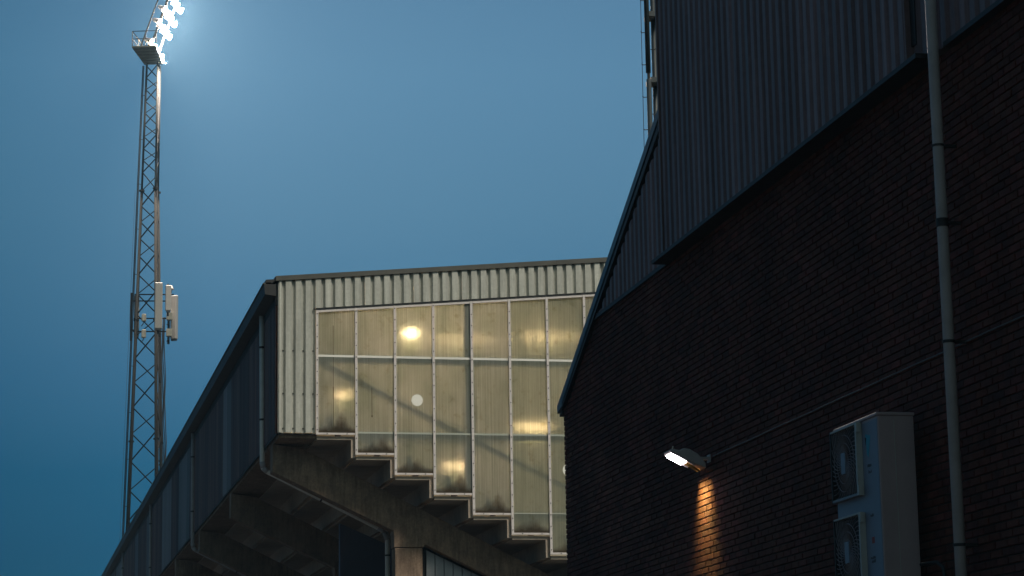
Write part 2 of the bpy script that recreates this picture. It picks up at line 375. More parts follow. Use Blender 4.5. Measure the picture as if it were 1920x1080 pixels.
# long back wall, one sheet at a time
pale = [(56.0, 57.4), (68.6, 72.2), (74.9, 78.7), (92, 94), (85.6, 86.6), (104, 108)]
y = Y0+0.03; pr = random.Random(3)
while y < YEND:
    wdt = 1.0; e = min(y+wdt, YEND)
    ispale = any(a-0.3 <= (y+e)/2 <= b+0.3 for a, b in pale)
    mb = MB(); sheet(mb, trapezoid(y, e-0.003, 0.25, 0.11, 0.03, 0.06, Y0), X0, 'y', lambda u: 8.36, lambda u: 11.2, tone=(lambda q: (q, q, q))(pr.uniform(0.55, 1.25)))
    mb.build('wall_sheet', M['mid_sheet'] if ispale else M['dark_sheet'], stand); y = e
MB().box(5.452, 5.50, Y0+0.04, YEND, 8.325, 8.357).build('base_flashing', M['black_trim'], stand)
MB().box(5.505, 6.28, Y0-0.005, Y0+0.04, 8.325, 8.357).build('base_flashing', M['black_trim'], stand)
MB().box(5.51, 6.27, Y0+0.05, YEND, 8.27, 8.35).build('floor_slab', M['concrete'], stand)

# stepped terrace units
for i in range(len(STEPX)-1):
    xa, xb = STEPX[i], STEPX[i+1]; zt = STEPZ[i]-0.045
    u = MB(); u.prism([(xa, zt-0.07), (xb-0.10, zt-0.07), (xb-0.10, zt-0.43), (xb-0.012, zt-0.43), (xb-0.012, zt-0.03), (xb-0.012, zt), (xa, zt)], 'y', Y0+0.03, YEND)
    u.build('terrace_unit', M['concrete_unit'], stand, bevel=0)
# raking beams with columns
def beam(y, d=0.42):
    # soffit line from (5.5,7.69) slope -0.487
    lo = lambda x: 7.69 - (x-5.5)*0.4775
    hi = lambda x: 8.17 - (x-6.10)*0.5
    b = MB(); b.prism([(5.49, lo(5.49)), (7.95, lo(7.95)), (7.96, 6.40), (7.96, 6.185), (8.56, 6.185), (8.60, lo(8.60)+0.03), (15.6, lo(15.6)), (15.6, hi(15.6)), (6.10, 8.17), (5.49, 8.26)], 'y', y, y+d)
    bo = b.build('raking_beam', M['concrete'], stand, bevel=0.012)
    c = MB(); c.box(7.975, 8.545, y+0.006, y+d-0.006, 0, 6.175).build('column', M['concrete'], stand, bevel=0.02)
    for xq in (12.6, 15.0):
        MB().box(xq, xq+0.55, y+0.006, y+d-0.006, 0, lo(xq+0.55)).build('column', M['concrete'], stand)
yb = 47.94
while yb < YEND-2:
    beam(yb); yb += 8.55
# infill under the first beam: corrugated panels, one each
x = 8.66; k = 0
lo = lambda x: 7.69 - (x-5.5)*0.4775
while x < 15.4:
    MB().prism([(x, 0.02), (x+0.172, 0.02), (x+0.172, lo(x+0.172)-0.03), (x, lo(x)-0.03)], 'y', Y0+1.12, Y0+1.16).build('infill_panel', M['infill_sheet'], stand, bevel=0.006)
    x += 0.187
MB().prism([(8.55, 0), (15.4, 0), (15.4, lo(15.4)+0.1), (8.55, lo(8.55)+0.1)], 'y', Y0+1.18, Y0+1.24).build('infill_backing', M['black_trim'], stand)
# rooms under the terraces further back
MB().prism([(7.58, 0), (9.4, 0), (9.4, 6.4), (7.58, 7.2)], 'y', 53.0, 53.2).build('inner_wall', M['navy_panel'], stand)
MB().box(9.4, 9.6, 53.0, YEND, 0, 6.3).build('concourse_wall', M['black_trim'], stand)
MB().prism([(X0+0.2, 0), (9.4, 0), (9.4, 6.4), (X0+0.2, 8.0)], 'y', YEND-0.6, YEND-0.3).build('inner_wall', M['black_trim'], stand)

# glazing: panes, bars, rails
NP = 9
GX = [6.27 + TR*i for i in range(NP+1)]
for i in range(NP):
    a, b = GX[i]+0.012, GX[i+1]-0.012; zb = STEPZ[i]+0.015
    me = MB(); nz = 16; nx = 14; vs = []; fs = []
    for sy in (Y0-0.004, Y0+0.012):
        for j in range(nz+1):
            for q in range(nx+1):
                xx = a+(b-a)*q/nx; zt = wintop(xx)+0.022
                vs.append((xx, sy, zb + (zt-zb)*(j/nz)**2))
    W_ = nx+1; N_ = W_*(nz+1)
    for j in range(nz):
        for q in range(nx):
            p = j*W_+q; fs.append((p, p+1, p+W_+1, p+W_)); fs.append((N_+p, N_+p+W_, N_+p+W_+1, N_+p+1))
        p = j*W_; fs.append((p, p+W_, N_+p+W_, N_+p)); p += nx; fs.append((p, N_+p, N_+p+W_, p+W_))
    for q in range(nx):
        fs.append((q, N_+q, N_+q+1, q+1)); p = nz*W_+q; fs.append((p, p+1, N_+p+1, N_+p))
    me.add(vs, fs)
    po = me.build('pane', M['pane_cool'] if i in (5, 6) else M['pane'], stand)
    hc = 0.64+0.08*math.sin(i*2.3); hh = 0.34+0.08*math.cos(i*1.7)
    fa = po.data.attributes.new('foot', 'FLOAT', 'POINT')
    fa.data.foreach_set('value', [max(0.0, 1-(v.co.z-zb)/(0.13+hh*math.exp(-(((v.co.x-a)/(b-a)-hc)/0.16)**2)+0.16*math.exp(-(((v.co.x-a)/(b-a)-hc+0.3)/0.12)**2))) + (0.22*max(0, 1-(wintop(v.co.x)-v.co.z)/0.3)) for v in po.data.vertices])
    # foot rail and short upright in front of the step
    MB().box(GX[i]+0.028, GX[i+1]-0.028, Y0-0.036, Y0-0.008, STEPZ[i]-0.022, STEPZ[i]+0.018).build('bottom_rail', M['white_frame'], stand)
    zz = MB(); zz.prism([(GX[i]+0.028, wintop(GX[i]+0.028)-0.055), (GX[i+1]-0.028, wintop(GX[i+1]-0.028)-0.055), (GX[i+1]-0.028, wintop(GX[i+1]-0.028)-0.006), (GX[i]+0.028, wintop(GX[i]+0.028)-0.006)], 'y', Y0-0.044, Y0-0.008)
    zz.build('top_rail', M['white_frame'], stand)
    for xx in (GX[i]+0.2, GX[i]+0.6):
        MB().box(xx-0.008, xx+0.008, Y0-0.044, Y0-0.036, STEPZ[i]-0.010, STEPZ[i]+0.006)
for i in range(NP):
    zb = STEPZ[i]-0.028
    bar = MB().box(GX[i]-0.026, GX[i]+0.026, Y0-0.046, Y0-0.008, zb, wintop(GX[i])-0.004).build('glazing_bar', M['white_frame'], stand, bevel=0.004)
    s_ = MB(); z = zb+0.10
    while z < wintop(GX[i])-0.05:
        s_.tube([(GX[i], Y0-0.0462, z), (GX[i], Y0-0.054, z)], 0.011, 6); z += 0.235
    for xx in (GX[i]+0.2, GX[i]+0.6):
        s_.tube([(xx, Y0-0.0362, STEPZ[i]), (xx, Y0-0.044, STEPZ[i])], 0.011, 6)
    sb = s_.build('screw', M['black_trim'], bar); sb['kind'] = 'stuff'
# purlins behind the panes
for zz, xa, mm, th in ((9.93, 6.28, 'white_rail', 0.04), (8.385, 7.08, 'dim_rail', 0.032), (6.79, 10.26, 'dim_rail', 0.018)):
    MB().box(xa, 13.3, Y0-0.0062, Y0-0.0045, zz-th*0.55, zz+th*0.55).build('rail_strip', M[mm], stand)
    MB().box(xa, 13.3, Y0+0.016, Y0+0.10, zz-th-0.07, zz+0.01).build('purlin', M['steel_int'], stand)
st_ = MB(); st_.bar((6.0, Y0+0.07, 9.99), (12.9, Y0+0.07, 6.58), 0.04, 0.085); st_.build('diagonal_brace', M['steel_int'], stand)
MB().box(9.29, 9.42, Y0+0.03, Y0+0.16, 7.2, roofz(9.4)-0.1).build('gable_post', M['steel_int'], stand)
for sx_, za, zb_, wd in ((6.60, 8.40, 10.55, 0.005), (6.60, 9.05, 9.30, 0.012), (7.38, 8.72, 9.30, 0.007), (7.38, 8.70, 8.74, 0.013)):
    MB().box(sx_-wd, sx_+wd, Y0-0.0056, Y0-0.0042, za, zb_).build('drip_stain', M['stain'], stand)
# round stickers on two panes
for sx, sz, rad in ((8.30, 9.06, 0.118), (11.40, 7.68, 0.118)):
    st = MB().tube([(sx, Y0-0.0042, sz), (sx, Y0-0.0062, sz)], rad, 32).build('round_sticker', M['sticker'], stand)
# interior: partition added for a yellowish glow through the panes, back wall, lights
MB().prism([(5.6, 8.4), (6.3, 8.4)] + [p for i in range(12) for p in ((STEPX[i], STEPZ[i]-0.05), (STEPX[i+1], STEPZ[i]-0.05))] + [(15.7, 11.9), (5.6, 11.2)], 'y', 60.0, 60.15).build('added_partition', M['interior'], stand)
MB().box(5.56, 5.60, Y0+0.1, 60.0, 8.36, 11.38).build('inner_lining', M['interior'], stand)
cl = MB(); cl.prism([(5.6, roofz(5.6)-0.14), (XR, roofz(XR)-0.14), (XR, roofz(XR)-0.10), (5.6, roofz(5.6)-0.10)], 'y', Y0+0.08, 60.0); cl.build('ceiling_lining', M['interior'], stand)

def hung_light(x, y, z, lx, gl, lab, r=0.07, col=(1, 0.76, 0.42), p=0):
    t = thing('hanging_light', lab, 'light', (x, y, z), 'lamps hanging behind the glazed end of the stand')
    nb = max(1, round(lx/0.3)); 
    for q in range(nb):
        xc = x + (q-(nb-1)/2)*lx/nb
        b = MB(); n1 = 8; pr_ = [(math.sin(math.pi*k/n1), -math.cos(math.pi*k/n1)) for k in range(n1+1)]
        vs_ = [(xc+r*pr_[k][0]*math.cos(2*math.pi*m_/14)*1.2, y+r*pr_[k][0]*math.sin(2*math.pi*m_/14), z+r*pr_[k][1]) for k in range(n1+1) for m_ in range(14)]
        b.add(vs_, [(k*14+m_, k*14+(m_+1)%14, (k+1)*14+(m_+1)%14, (k+1)*14+m_) for k in range(n1) for m_ in range(14)]); b.build('globe', M[gl], t, True)
    MB().prism([(x-lx/2-0.02, z+r+0.01), (x+lx/2+0.02, z+r+0.01), (x+lx/2, z+r+0.04), (x-lx/2, z+r+0.04)], 'y', y-0.04, y+0.04).build('housing', M['steel_int'], t)
    MB().tube([(x, y, z+r+0.04), (x, y, roofz(x)-0.14)], 0.012, 6).build('rod', M['steel_int'], t)
    if p:
        ld = bpy.data.lights.new('hanging_light_glow', 'POINT'); ld.energy = p; ld.color = col; ld.shadow_soft_size = 0.15
        lo_ = bpy.data.objects.new('hanging_light_glow', ld); COL.objects.link(lo_); lo_.parent = t; lo_.location = (0, -0.02, -r-0.12)
hung_light(8.57, 49.2, 10.83, 0.16, 'warm_glow', 'brightest warm lamp, glowing high in the third glazed bay', 0.10, p=15)
hung_light(7.24, 50.0, 9.62, 0.30, 'warm_glow_dim', 'warm lamp glowing behind the lower half of the first glazed bay', 0.09, p=9)
hung_light(11.36, 50.0, 8.99, 0.75, 'warm_glow_dim', 'wide warm lamp glowing above the middle rail in the sixth glazed bay', 0.10, p=17)
hung_light(9.72, 50.2, 8.15, 0.50, 'warm_glow_dim', 'amber lamp glowing low in the fourth glazed bay beside the dark post', 0.08, p=9)
hung_light(10.3, 52.5, 11.35, 1.1, 'warm_glow_dim', 'faint lamp bar glowing high in the fifth glazed bay', 0.06, p=17)
hung_light(12.3, 52.5, 11.45, 1.3, 'warm_glow_dim', 'faint long lamp bar glowing high in the seventh glazed bay', 0.07, p=17)

# seats standing on the terraces just behind the panes
def seat(x, z, lab):
    b = MB(); b.prism([(x-0.16, z+0.10), (x+0.20, z+0.10), (x+0.20, z+0.16), (x-0.10, z+0.19), (x-0.16, z+0.42), (x-0.22, z+0.42), (x-0.20, z+0.12), (x-0.05, z+0.10), (x-0.05, z+0.045), (x+0.05, z+0.045), (x+0.05, z+0.10)], 'y', Y0+0.03, Y0+0.45)
    b.build('seat', M['seat'], stand)
names = ['first', 'second', 'third', 'fourth', 'fifth', 'sixth', 'seventh']
for i in range(7):
    seat(GX[i]+0.47, STEPZ[i]-0.04, 'dark seat blurred behind the foot of the %s glazed bay from the left' % names[i])

# ------------------------------------------------------------------ rain pipes of the stand
def drain(y, lab, m):
    t = thing('drainpipe', lab, 'drainpipe', (5.43, y, 0), 'drainpipes down the back of the stand')
    p = MB(); r = 0.052
    p.tube([(5.40, y, 11.18), (5.42, y, 8.02), (5.44, y, 7.93), (5.50, y, 7.87), (7.86, y, 6.70), (7.98, y, 6.62), (8.03, y, 6.50), (8.03, y, 0.05)], r, 12)
    p.build('pipe', M[m], t, True)
    for a, b in (((5.405, y, 10.48), (5.405, y, 10.44)), ((5.42, y, 8.96), (5.42, y, 8.92)), ((8.03, y, 6.15), (8.03, y, 6.12)), ((6.64, y, 7.305), (6.67, y, 7.29))):
        MB().tube([a, b], r+0.008, 12).build('clamp', M['black_trim'], t)
    for a, b in (((5.421, y, 8.06), (5.44, y, 7.93)), ((5.44, y, 7.93), (5.53, y, 7.855)), ((7.84, y, 6.71), (7.98, y, 6.62)), ((7.98, y, 6.62), (8.03, y, 6.46))):
        MB().tube([a, b], r+0.006, 12).build('elbow', M['pipe'], t, True)
drain(49.2, 'nearest pale drainpipe, beside the end wall corner, bending under the raking beam', 'pipe_light')
drain(66.6, 'second grey drainpipe along the dark back wall, bending below its foot', 'pipe')
drain(84.4, 'third thin grey drainpipe along the dark back wall', 'pipe')
drain(102.2, 'farthest thin drainpipe on the back wall, near the bottom left of the picture', 'pipe')

# ================================================================== BRICK BUILDING
WX = 7.2; YC = 29.875; YN = 9.0
CH, BL = 0.0635, 0.21; BT = 7.10
slope = (8.90-6.40)/(29.9-24.9)
def rake(y): return 6.33 + (YC-y)*slope       # top of wall under the verge
bld = thing('brick_building', 'dark brick building on the right with ribbed cladding above and a sloping verge', 'building', (WX, YC, 0))
def wall_top(y): return min(rake(y)-0.02, 7.16)
wl = MB(); wl.prism([(YN, 0), (YC-0.004, 0), (YC-0.004, wall_top(YC)-0.02), (YC-1.6, 7.05), (YN, 7.05)], 'x', WX+0.010, WX+0.30)
wl.build('wall_core', M['mortar'], bld)
MB().box(WX+0.30, 17.0, YC-0.24, YC-0.008, 0, 6.3).build('end_wall', M['mortar'], bld)
# bricks
def projpx(p):
    d = Vector(p)-CP; z = d.dot(F); return 960+4490.3*d.dot(rr)/z, 540-4490.3*d.dot(uu)/z, z
br = random.Random(11); cands = []
row = 0; z = 0.0
while z < 7.2:
    off = (row % 2)*BL/2 + br.uniform(-0.006, 0.006)
    y = YC - off
    if off > 0.03: cands.append((YC, YC-off+0.010, z, row))
    while y > YN:
        cands.append((y, y-BL+0.010, z, row)); y -= BL
    z += CH; row += 1
tones = []
for k in range(14):
    q = br.uniform(0.72, 1.15)
    tones.append((q*br.uniform(0.9, 1.12), q, q*br.uniform(0.88, 1.18)))
def brick_geo(mb, y1, y0, z, tone, ox, dx=0.0, ref=(0, 0, 0)):
    z0, z1 = z, z+CH-0.0115; b = 0.004
    x0 = WX - ox; x1 = WX + 0.012
    X, Yy, Z = ref
    vs = [(x1,y0,z0),(x1,y1,z0),(x1,y1,z1),(x1,y0,z1),(x0+b,y0,z0),(x0+b,y1,z0),(x0+b,y1,z1),(x0+b,y0,z1),
          (x0,y0+b,z0+b),(x0,y1-b,z0+b),(x0,y1-b,z1-b),(x0,y0+b,z1-b)]
    vs = [(a-X, c-Yy, d-Z) for a, c, d in vs]
    fs = [(0,1,5,4),(1,2,6,5),(2,3,7,6),(3,0,4,7),(4,5,9,8),(5,6,10,9),(6,7,11,10),(7,4,8,11),(8,9,10,11)]
    mb.add(vs, fs, tone)
vis = []; rest = []
for c in cands:
    y1, y0, z, rw = c
    if z+CH > wall_top(y1)-0.01 or z+CH > wall_top(y0)-0.01: continue
    px, py, d = projpx((WX, (y0+y1)/2, z+CH/2))
    inside = 8 < px < 1912 and 8 < py < 1072 and y0 > 15.0
    hidden = (1566 < px < 1735 and py > 760) or (1735 < px < 1805) or (py < 1480-0.78*(px+47)+50 and z > 7.0)
    if inside and not hidden and (y1-y0) > 0.15: vis.append(((y1-y0)*CH/(d*d)*(WX/d), c))
    else: rest.append(c)
vis.sort(key=lambda t: -t[0])
big = [c for _, c in vis[:290]]; rest += [c for _, c in vis[290:]]
protos = []
for k in range(14):
    mb = MB(); brick_geo(mb, BL-0.010, 0.0, 0.0, tones[k], br.uniform(0.0, 0.006), ref=(WX, 0, 0)); protos.append(mb.mesh('brick', M['brick']))
for y1, y0, z, rw in big:
    place_mesh('brick', protos[br.randrange(14)], bld, (WX, y0, z))
mb = MB()
for y1, y0, z, rw in rest: brick_geo(mb, y1, y0, z, tones[br.randrange(14)], br.uniform(0.0, 0.006))
mo = mb.build('brick', M['brick'], bld); mo['kind'] = 'stuff'
# cladding: far part under the verge, main tall part standing proud, near recessed part
def side_sheet(y0, y1, base, zl, zh, mname='slate_sheet', pitch=0.19, depth=0.024):
    mb = MB(); sheet(mb, trapezoid(y0, y1, pitch, 0.085, 0.035, depth, 0.0), base, 'y', zl, zh)
    mb.build('cladding_sheet', M[mname], bld)
y = 24.68
while y < 28.25:
    e = min(y+0.95, 28.25)
    side_sheet(y, e-0.003, 7.19, lambda u: 7.135, lambda u: max(7.14, rake(u)-0.24)); y = e
TOPZ = 12.6
y = 17.42
while y < 24.62:
    e = min(y+0.95, 24.62)
    side_sheet(y, e-0.003, 7.125, lambda u: 7.13, lambda u: TOPZ); y = e
y = 9.0
while y < 17.38:
    e = min(y+0.95, 17.38)
    side_sheet(y, e-0.003, 7.17, lambda u: 7.13, lambda u: TOPZ); y = e
MB().box(7.11, 7.19, 9.0, 16.70, 7.085, 7.125).build('drip_flashing', M['black_trim'], bld)
MB().box(7.00, 7.19, 17.0, 24.80, 7.085, 7.125).build('drip_flashing', M['black_trim'], bld)
MB().box(7.165, 7.196, 24.81, 28.1, 7.085, 7.13).build('drip_flashing', M['black_trim'], bld)
MB().box(7.088, 7.16, 17.40, 17.418, 7.13, TOPZ).build('side_trim', M['slate_sheet'], bld)
MB().box(7.085, 7.14, 24.622, 24.65, 7.13, TOPZ).build('side_trim', M['slate_sheet'], bld)
MB().box(7.20, 12.0, 9.0, 17.3, 7.30, TOPZ-0.02).build('upper_block', M['black_trim'], bld)
MB().box(7.135, 12.0, 17.3, 24.62, 7.30, TOPZ-0.02).build('upper_block', M['black_trim'], bld)
MB().prism([(24.9, 7.10), (28.4, 7.10), (YC-0.05, rake(YC)-0.06), (24.9, rake(24.9)-0.06)], 'x', WX+0.02, WX+0.2).build('gable_backing', M['black_trim'], bld)
# black soffit liner, putting the shade below the verge into its colour
mb = MB(); mb.prism([(24.66, rake(24.66)-0.05), (YC-0.1, rake(YC-0.1)-0.05), (YC-0.1, rake(YC-0.1)-0.13), (24.66, rake(24.66)-0.20)], 'x', 7.15, WX+0.018); mb.build('verge_shade_soffit', M['black_trim'], bld)
# sloping roof and its bargeboard
ye = 30.02
mb = MB(); mb.prism([(24.66, rake(24.66)-0.0), (ye, rake(ye)-0.0), (ye, rake(ye)+0.05), (24.66, rake(24.66)+0.05)], 'x', 7.185, 17.0); mb.build('roof', M['black_trim'], bld)
mb = MB(); mb.prism([(24.66, rake(24.66)-0.10), (ye-0.25, rake(ye-0.25)-0.10), (ye+0.02, rake(ye)-0.04), (ye+0.02, rake(ye)+0.06), (24.66, rake(24.66)+0.07)], 'x', 7.15, 7.182); mb.build('bargeboard', M['blue_trim'], bld)
mb = MB(); mb.prism([(YC+0.002, 6.20), (YC+0.12, 6.17), (YC+0.12, 6.20), (YC+0.002, 6.26)], 'x', 7.17, 17.0); mb.build('eaves_gutter', M['black_trim'], bld)

# main rain pipe on the brick wall
t = thing('drainpipe', 'thick grey drainpipe running full height down the dark brick wall at right', 'drainpipe', (7.05, 16.76, 0))
p = MB(); p.tube([(7.05, 16.76, 12.4), (7.052, 16.765, 6.0), (7.05, 16.76, 0.1)], 0.043, 18).build('pipe', M['pipe'], t, True)
def pipeat(z):
    pts = [(7.05, 16.76, 12.4), (7.052, 16.765, 6.0), (7.05, 16.76, 0.1)]
    for a, b in zip(pts, pts[1:]):
        if b[2] <= z <= a[2]:
            k = (a[2]-z)/(a[2]-b[2]); return tuple(a[i]+(b[i]-a[i])*k for i in range(3))
for zz, hh in ((6.31, 0.018), (5.70, 0.065), (4.775, 0.022), (3.235, 0.022)):
    a = pipeat(zz-hh/2); b = pipeat(zz+hh/2)
    MB().tube([a, b], 0.049, 18).build('clamp', M['black_trim'], t)
    MB().box(7.095, 7.198, a[1]-0.012, a[1]+0.012, zz-0.012, zz+0.012).build('wall_bracket', M['black_trim'], t)

# cable along the wall
cb = MB(); pts = [(7.185, 23.35-0.5*k, 4.775 + 0.0025*math.sin(k*1.9)) for k in range(28)]
cb.tube(pts, 0.006, 6); co = cb.build('power_cable', mat('cable_grey', (0.10, 0.10, 0.105), 0.5))
tag(co, 'thin cable running along the brick courses from the lit wall lamp past the drainpipe', 'cable')

# ------------------------------------------------------------------ wall lamp
lt = thing('wall_lamp', 'lit floodlight on a bracket on the dark brick wall, lighting a strip of bricks', 'wall lamp', (7.15, 23.5, 4.75))
ang = R(27)
def LP(a, h):      # a along the head from wall side outward, h up; tilted
    return (7.00 - a*math.cos(ang) - h*math.sin(ang)*0.4, 4.70 + a*math.sin(ang)*1.0 + h*math.cos(ang))
hy0, hy1 = 23.38, 23.66
body = MB(); body.prism([LP(-0.14, 0.02), LP(0.0, 0.0), LP(0.275, 0.0), LP(0.285, 0.02), LP(0.24, 0.045), LP(0.16, 0.075), LP(0.10, 0.130), LP(0.02, 0.160), LP(-0.07, 0.155), LP(-0.15, 0.09)], 'y', hy0, hy1)
body.build('housing', M['lamp_body'], lt, bevel=0.02)
gl_ = MB(); gl_.prism([LP(0.095, -0.030), LP(0.262, -0.030), LP(0.262, -0.003), LP(0.095, -0.003)], 'y', hy0+0.03, hy1-0.03); gl_.build('lamp_glass', M['lamp_glow'], lt)
for yy in (hy0+0.012, hy1-0.024):
    fr = MB(); fr.prism([LP(0.0, -0.016), LP(0.28, -0.016), LP(0.28, -0.002), LP(0.0, -0.002)], 'y', yy, yy+0.012); fr.build('glass_frame', M['lamp_body'], lt)
for q, yy in ((0.25, hy0+0.02), (0.21, hy0+0.10)):
    a0, a1 = LP(q, 0.04), LP(q-0.02, 0.085); MB().bar((a0[0], yy, a0[1]), (a1[0], yy, a1[1]), 0.012, 0.012).build('clip', M['ac_light'], lt)
a0 = LP(0.085, -0.022); a1 = LP(-0.06, -0.045)
rfm = mat('amber_reflector', (0.35, 0.20, 0.05), 0.3, metal=0.6)
MB().bar((a0[0], 23.45, a0[1]), (a1[0], 23.45, a1[1]), 0.03, 0.02).build('reflector_rim', rfm, lt)
MB().bar((a0[0]+0.02, 23.56, a0[1]), (a1[0]+0.02, 23.56, a1[1]+0.01), 0.02, 0.015).build('reflector_rim', rfm, lt)
MB().box(7.03, 7.188, 23.47, 23.53, 4.755, 4.785).build('bracket_arm', M['lamp_body'], lt)
MB().box(7.180, 7.193, 23.45, 23.55, 4.73, 4.81).build('wall_plate', M['lamp_body'], lt)
MB().tube([(7.02, 23.42, 4.772), (7.02, 23.60, 4.772)], 0.022, 12).build('hinge', M['lamp_body'], lt)
sp = bpy.data.lights.new('wall_lamp_light', 'SPOT'); sp.energy = 80; sp.color = (1.0, 0.85, 0.32); sp.spot_size = R(60); sp.spot_blend = 1.0; sp.shadow_soft_size = 0.05
spo = bpy.data.objects.new('wall_lamp_light', sp); COL.objects.link(spo)
spo.location = (7.085, 23.66, 4.70)
dv = Vector((0.055, 0.0, -1.0)); spo.rotation_euler = (-dv).to_track_quat('Z', 'Y').to_euler()
spo.parent = lt; spo.matrix_parent_inverse = inv(lt)

al = bpy.data.lights.new('wall_lamp_slot', 'AREA'); al.shape = 'RECTANGLE'; al.size = 0.07; al.size_y = 0.40; al.energy = 8.0; al.color = (1.0, 0.84, 0.24); al.spread = R(64)
alo = bpy.data.objects.new('wall_lamp_slot', al); COL.objects.link(alo)
zv = Vector((-0.26, 0, 1)).normalized(); yv = Vector((0, 1, 0)); xv = yv.cross(zv)
alo.matrix_world = Matrix(((xv.x, yv.x, zv.x, 7.09), (xv.y, yv.y, zv.y, 23.70), (xv.z, yv.z, zv.z, 4.66), (0, 0, 0, 1)))
wm = alo.matrix_world.copy(); alo.parent = lt; alo.matrix_parent_inverse = inv(lt); alo.matrix_basis = wm

# ------------------------------------------------------------------ air conditioner
ac = thing('air_conditioner', 'tall two fan outdoor air conditioning unit hung on the dark brick wall', 'air conditioner', (6.93, 18.1, 2.9))
ax, ay0, ay1, az0, az1 = 6.78, 17.63, 18.62, 2.93, 4.36
MB().box(ax+0.004, 7.085, ay0, ay1, az0, az1-0.02).build('case', M['ac_body'], ac, bevel=0.008)
MB().box(ax, ax+0.004, ay0+0.012, ay1-0.01, az0+0.01, az1-0.045).build('front_panel', M['ac_front'], ac)
MB().box(ax-0.008, 7.092, ay0-0.008, ay1+0.008, az1-0.022, az1+0.004).build('top_cover', M['ac_body'], ac, bevel=0.006)
MB().box(ax+0.135, ax+0.14, ay0-0.003, ay0, az0+0.02, az1-0.06).build('panel_seam', M['ac_light'], ac)
for zc in (4.04, 3.32):
    yc0, yc1, zh = 17.99, 18.60, 0.292
    gx = ax-0.045
    # dark fan opening, hub and blades
    o_ = MB().box(ax-0.003, ax-0.0005, yc0+0.003, yc1-0.003, zc-0.285, zc+0.285); fo = o_.build('fan_opening', M['ac_dark'], ac)
    fb = MB()
    for k in range(3):
        a = k*2*math.pi/3+0.4
        for q in range(4):
            a0, a1 = a+q*0.22, a+(q+1)*0.22
            c = ((yc0+yc1)/2, zc)
            fb.add([(ax-0.010-q*0.005, c[0]+0.06*math.cos(a0), c[1]+0.06*math.sin(a0)), (ax-0.010-q*0.005, c[0]+0.24*math.cos(a0), c[1]+0.24*math.sin(a0)),
                    (ax-0.015-q*0.005, c[0]+0.24*math.cos(a1), c[1]+0.24*math.sin(a1)), (ax-0.015-q*0.005, c[0]+0.06*math.cos(a1), c[1]+0.06*math.sin(a1))], [(0,1,2,3)])
    fb.build('fan_blades', M['ac_dark'], ac)
    gr = MB(); c = ((yc0+yc1)/2, zc)
    for rad in (0.10, 0.165, 0.23):
        ring = [(gx, c[0]+rad*math.cos(2*math.pi*j/40), c[1]+rad*math.sin(2*math.pi*j/40)) for j in range(41)]
        gr.tube(ring, 0.0035, 4, cap=False)
    for k in range(40):
        pts = []
        for j in range(15):
            rad = 0.06 + 0.025*j; a = k*2*math.pi/40 + 2.4*(rad-0.06)
            yy_, zz_ = rad*math.cos(a), rad*math.sin(a)
            if abs(yy_) > 0.295 or abs(zz_) > 0.282: break
            pts.append((gx+0.004*(j/8), c[0]+yy_, c[1]+zz_))
        if len(pts) > 1: gr.tube(pts, 0.0042, 4, cap=False)
    gg = gr.build('fan_grille', M['ac_grille'], ac)
    MB().box(gx-0.010, gx+0.002, c[0]-0.045, c[0]+0.045, c[1]-0.085, c[1]+0.085).build('grille_badge', M['ac_front'], gg)
    for a0, a1, b0, b1, mm in ((yc0-0.005, yc0+0.02, zc-zh, zc+zh, 'ac_light'), (yc1-0.02, yc1, zc-zh, zc+zh, 'ac_dark'), (yc0+0.02, yc1-0.02, zc+zh-0.014, zc+zh, 'ac_light'), (yc0+0.02, yc1-0.02, zc-zh, zc-zh+0.02, 'ac_grille')):
        MB().box(gx-0.006, ax-0.0005, a0, a1, b0, b1).build('grille_frame', M[mm], gg)
    for b0 in (zc-zh, zc+zh-0.08):
        MB().box(gx-0.008, gx+0.02, yc0-0.03, yc0-0.006, b0, b0+0.08).build('frame_clip', M['ac_light'], gg)
    for j in range(4):
        MB().box(gx-0.004, gx+0.01, yc0-0.018, yc0-0.006, zc-0.16+j*0.1, zc-0.152+j*0.1).build('frame_clip', M['ac_light'], gg)
dc = MB(); dc.add([(ax-0.0015, 17.79, 4.20), (ax-0.0015, 17.905, 4.225), (ax-0.0015, 17.885, 4.06), (ax-0.0015, 17.85, 4.03)], [(0,1,2,3)]); dc.build('printed_mark', M['cyan'], ac)
dc = MB(); dc.add([(ax-0.002, 17.88, 4.19), (ax-0.002, 17.915, 4.20), (ax-0.002, 17.905, 4.13)], [(0,1,2)]); dc.build('printed_mark', M['ac_dark'], ac)
rnd = random.Random(5)
for (zt, n_, mm) in ((3.955, 5, 'ac_dark'), (3.905, 4, 'ac_dark'), (3.56, 4, 'ac_dark'), (3.23, 6, 'ac_dark'), (3.20, 5, 'ac_dark')):
    dc = MB()
    for j in range(n_):
        yy = 17.80+j*0.018; hh = rnd.uniform(0.012, 0.026)
        dc.add([(ax-0.0015, yy, zt), (ax-0.0015, yy+0.011, zt), (ax-0.0015, yy+0.011, zt+hh), (ax-0.0015, yy, zt+hh)], [(0,1,2,3)])
    dc.build('printed_text', M[mm], ac)
dc = MB(); dc.add([(ax-0.0015, 17.80, 3.35), (ax-0.0015, 17.86, 3.35), (ax-0.0015, 17.86, 3.40), (ax-0.0015, 17.80, 3.40)], [(0,1,2,3)]); dc.build('warning_sticker', M['red'], ac)
MB().box(ax-0.02, 7.198, 17.75, 17.79, 2.88, 2.928).build('bracket', M['black_trim'], ac); MB().box(ax-0.02, 7.198, 18.45, 18.49, 2.88, 2.928).build('bracket', M['black_trim'], ac)

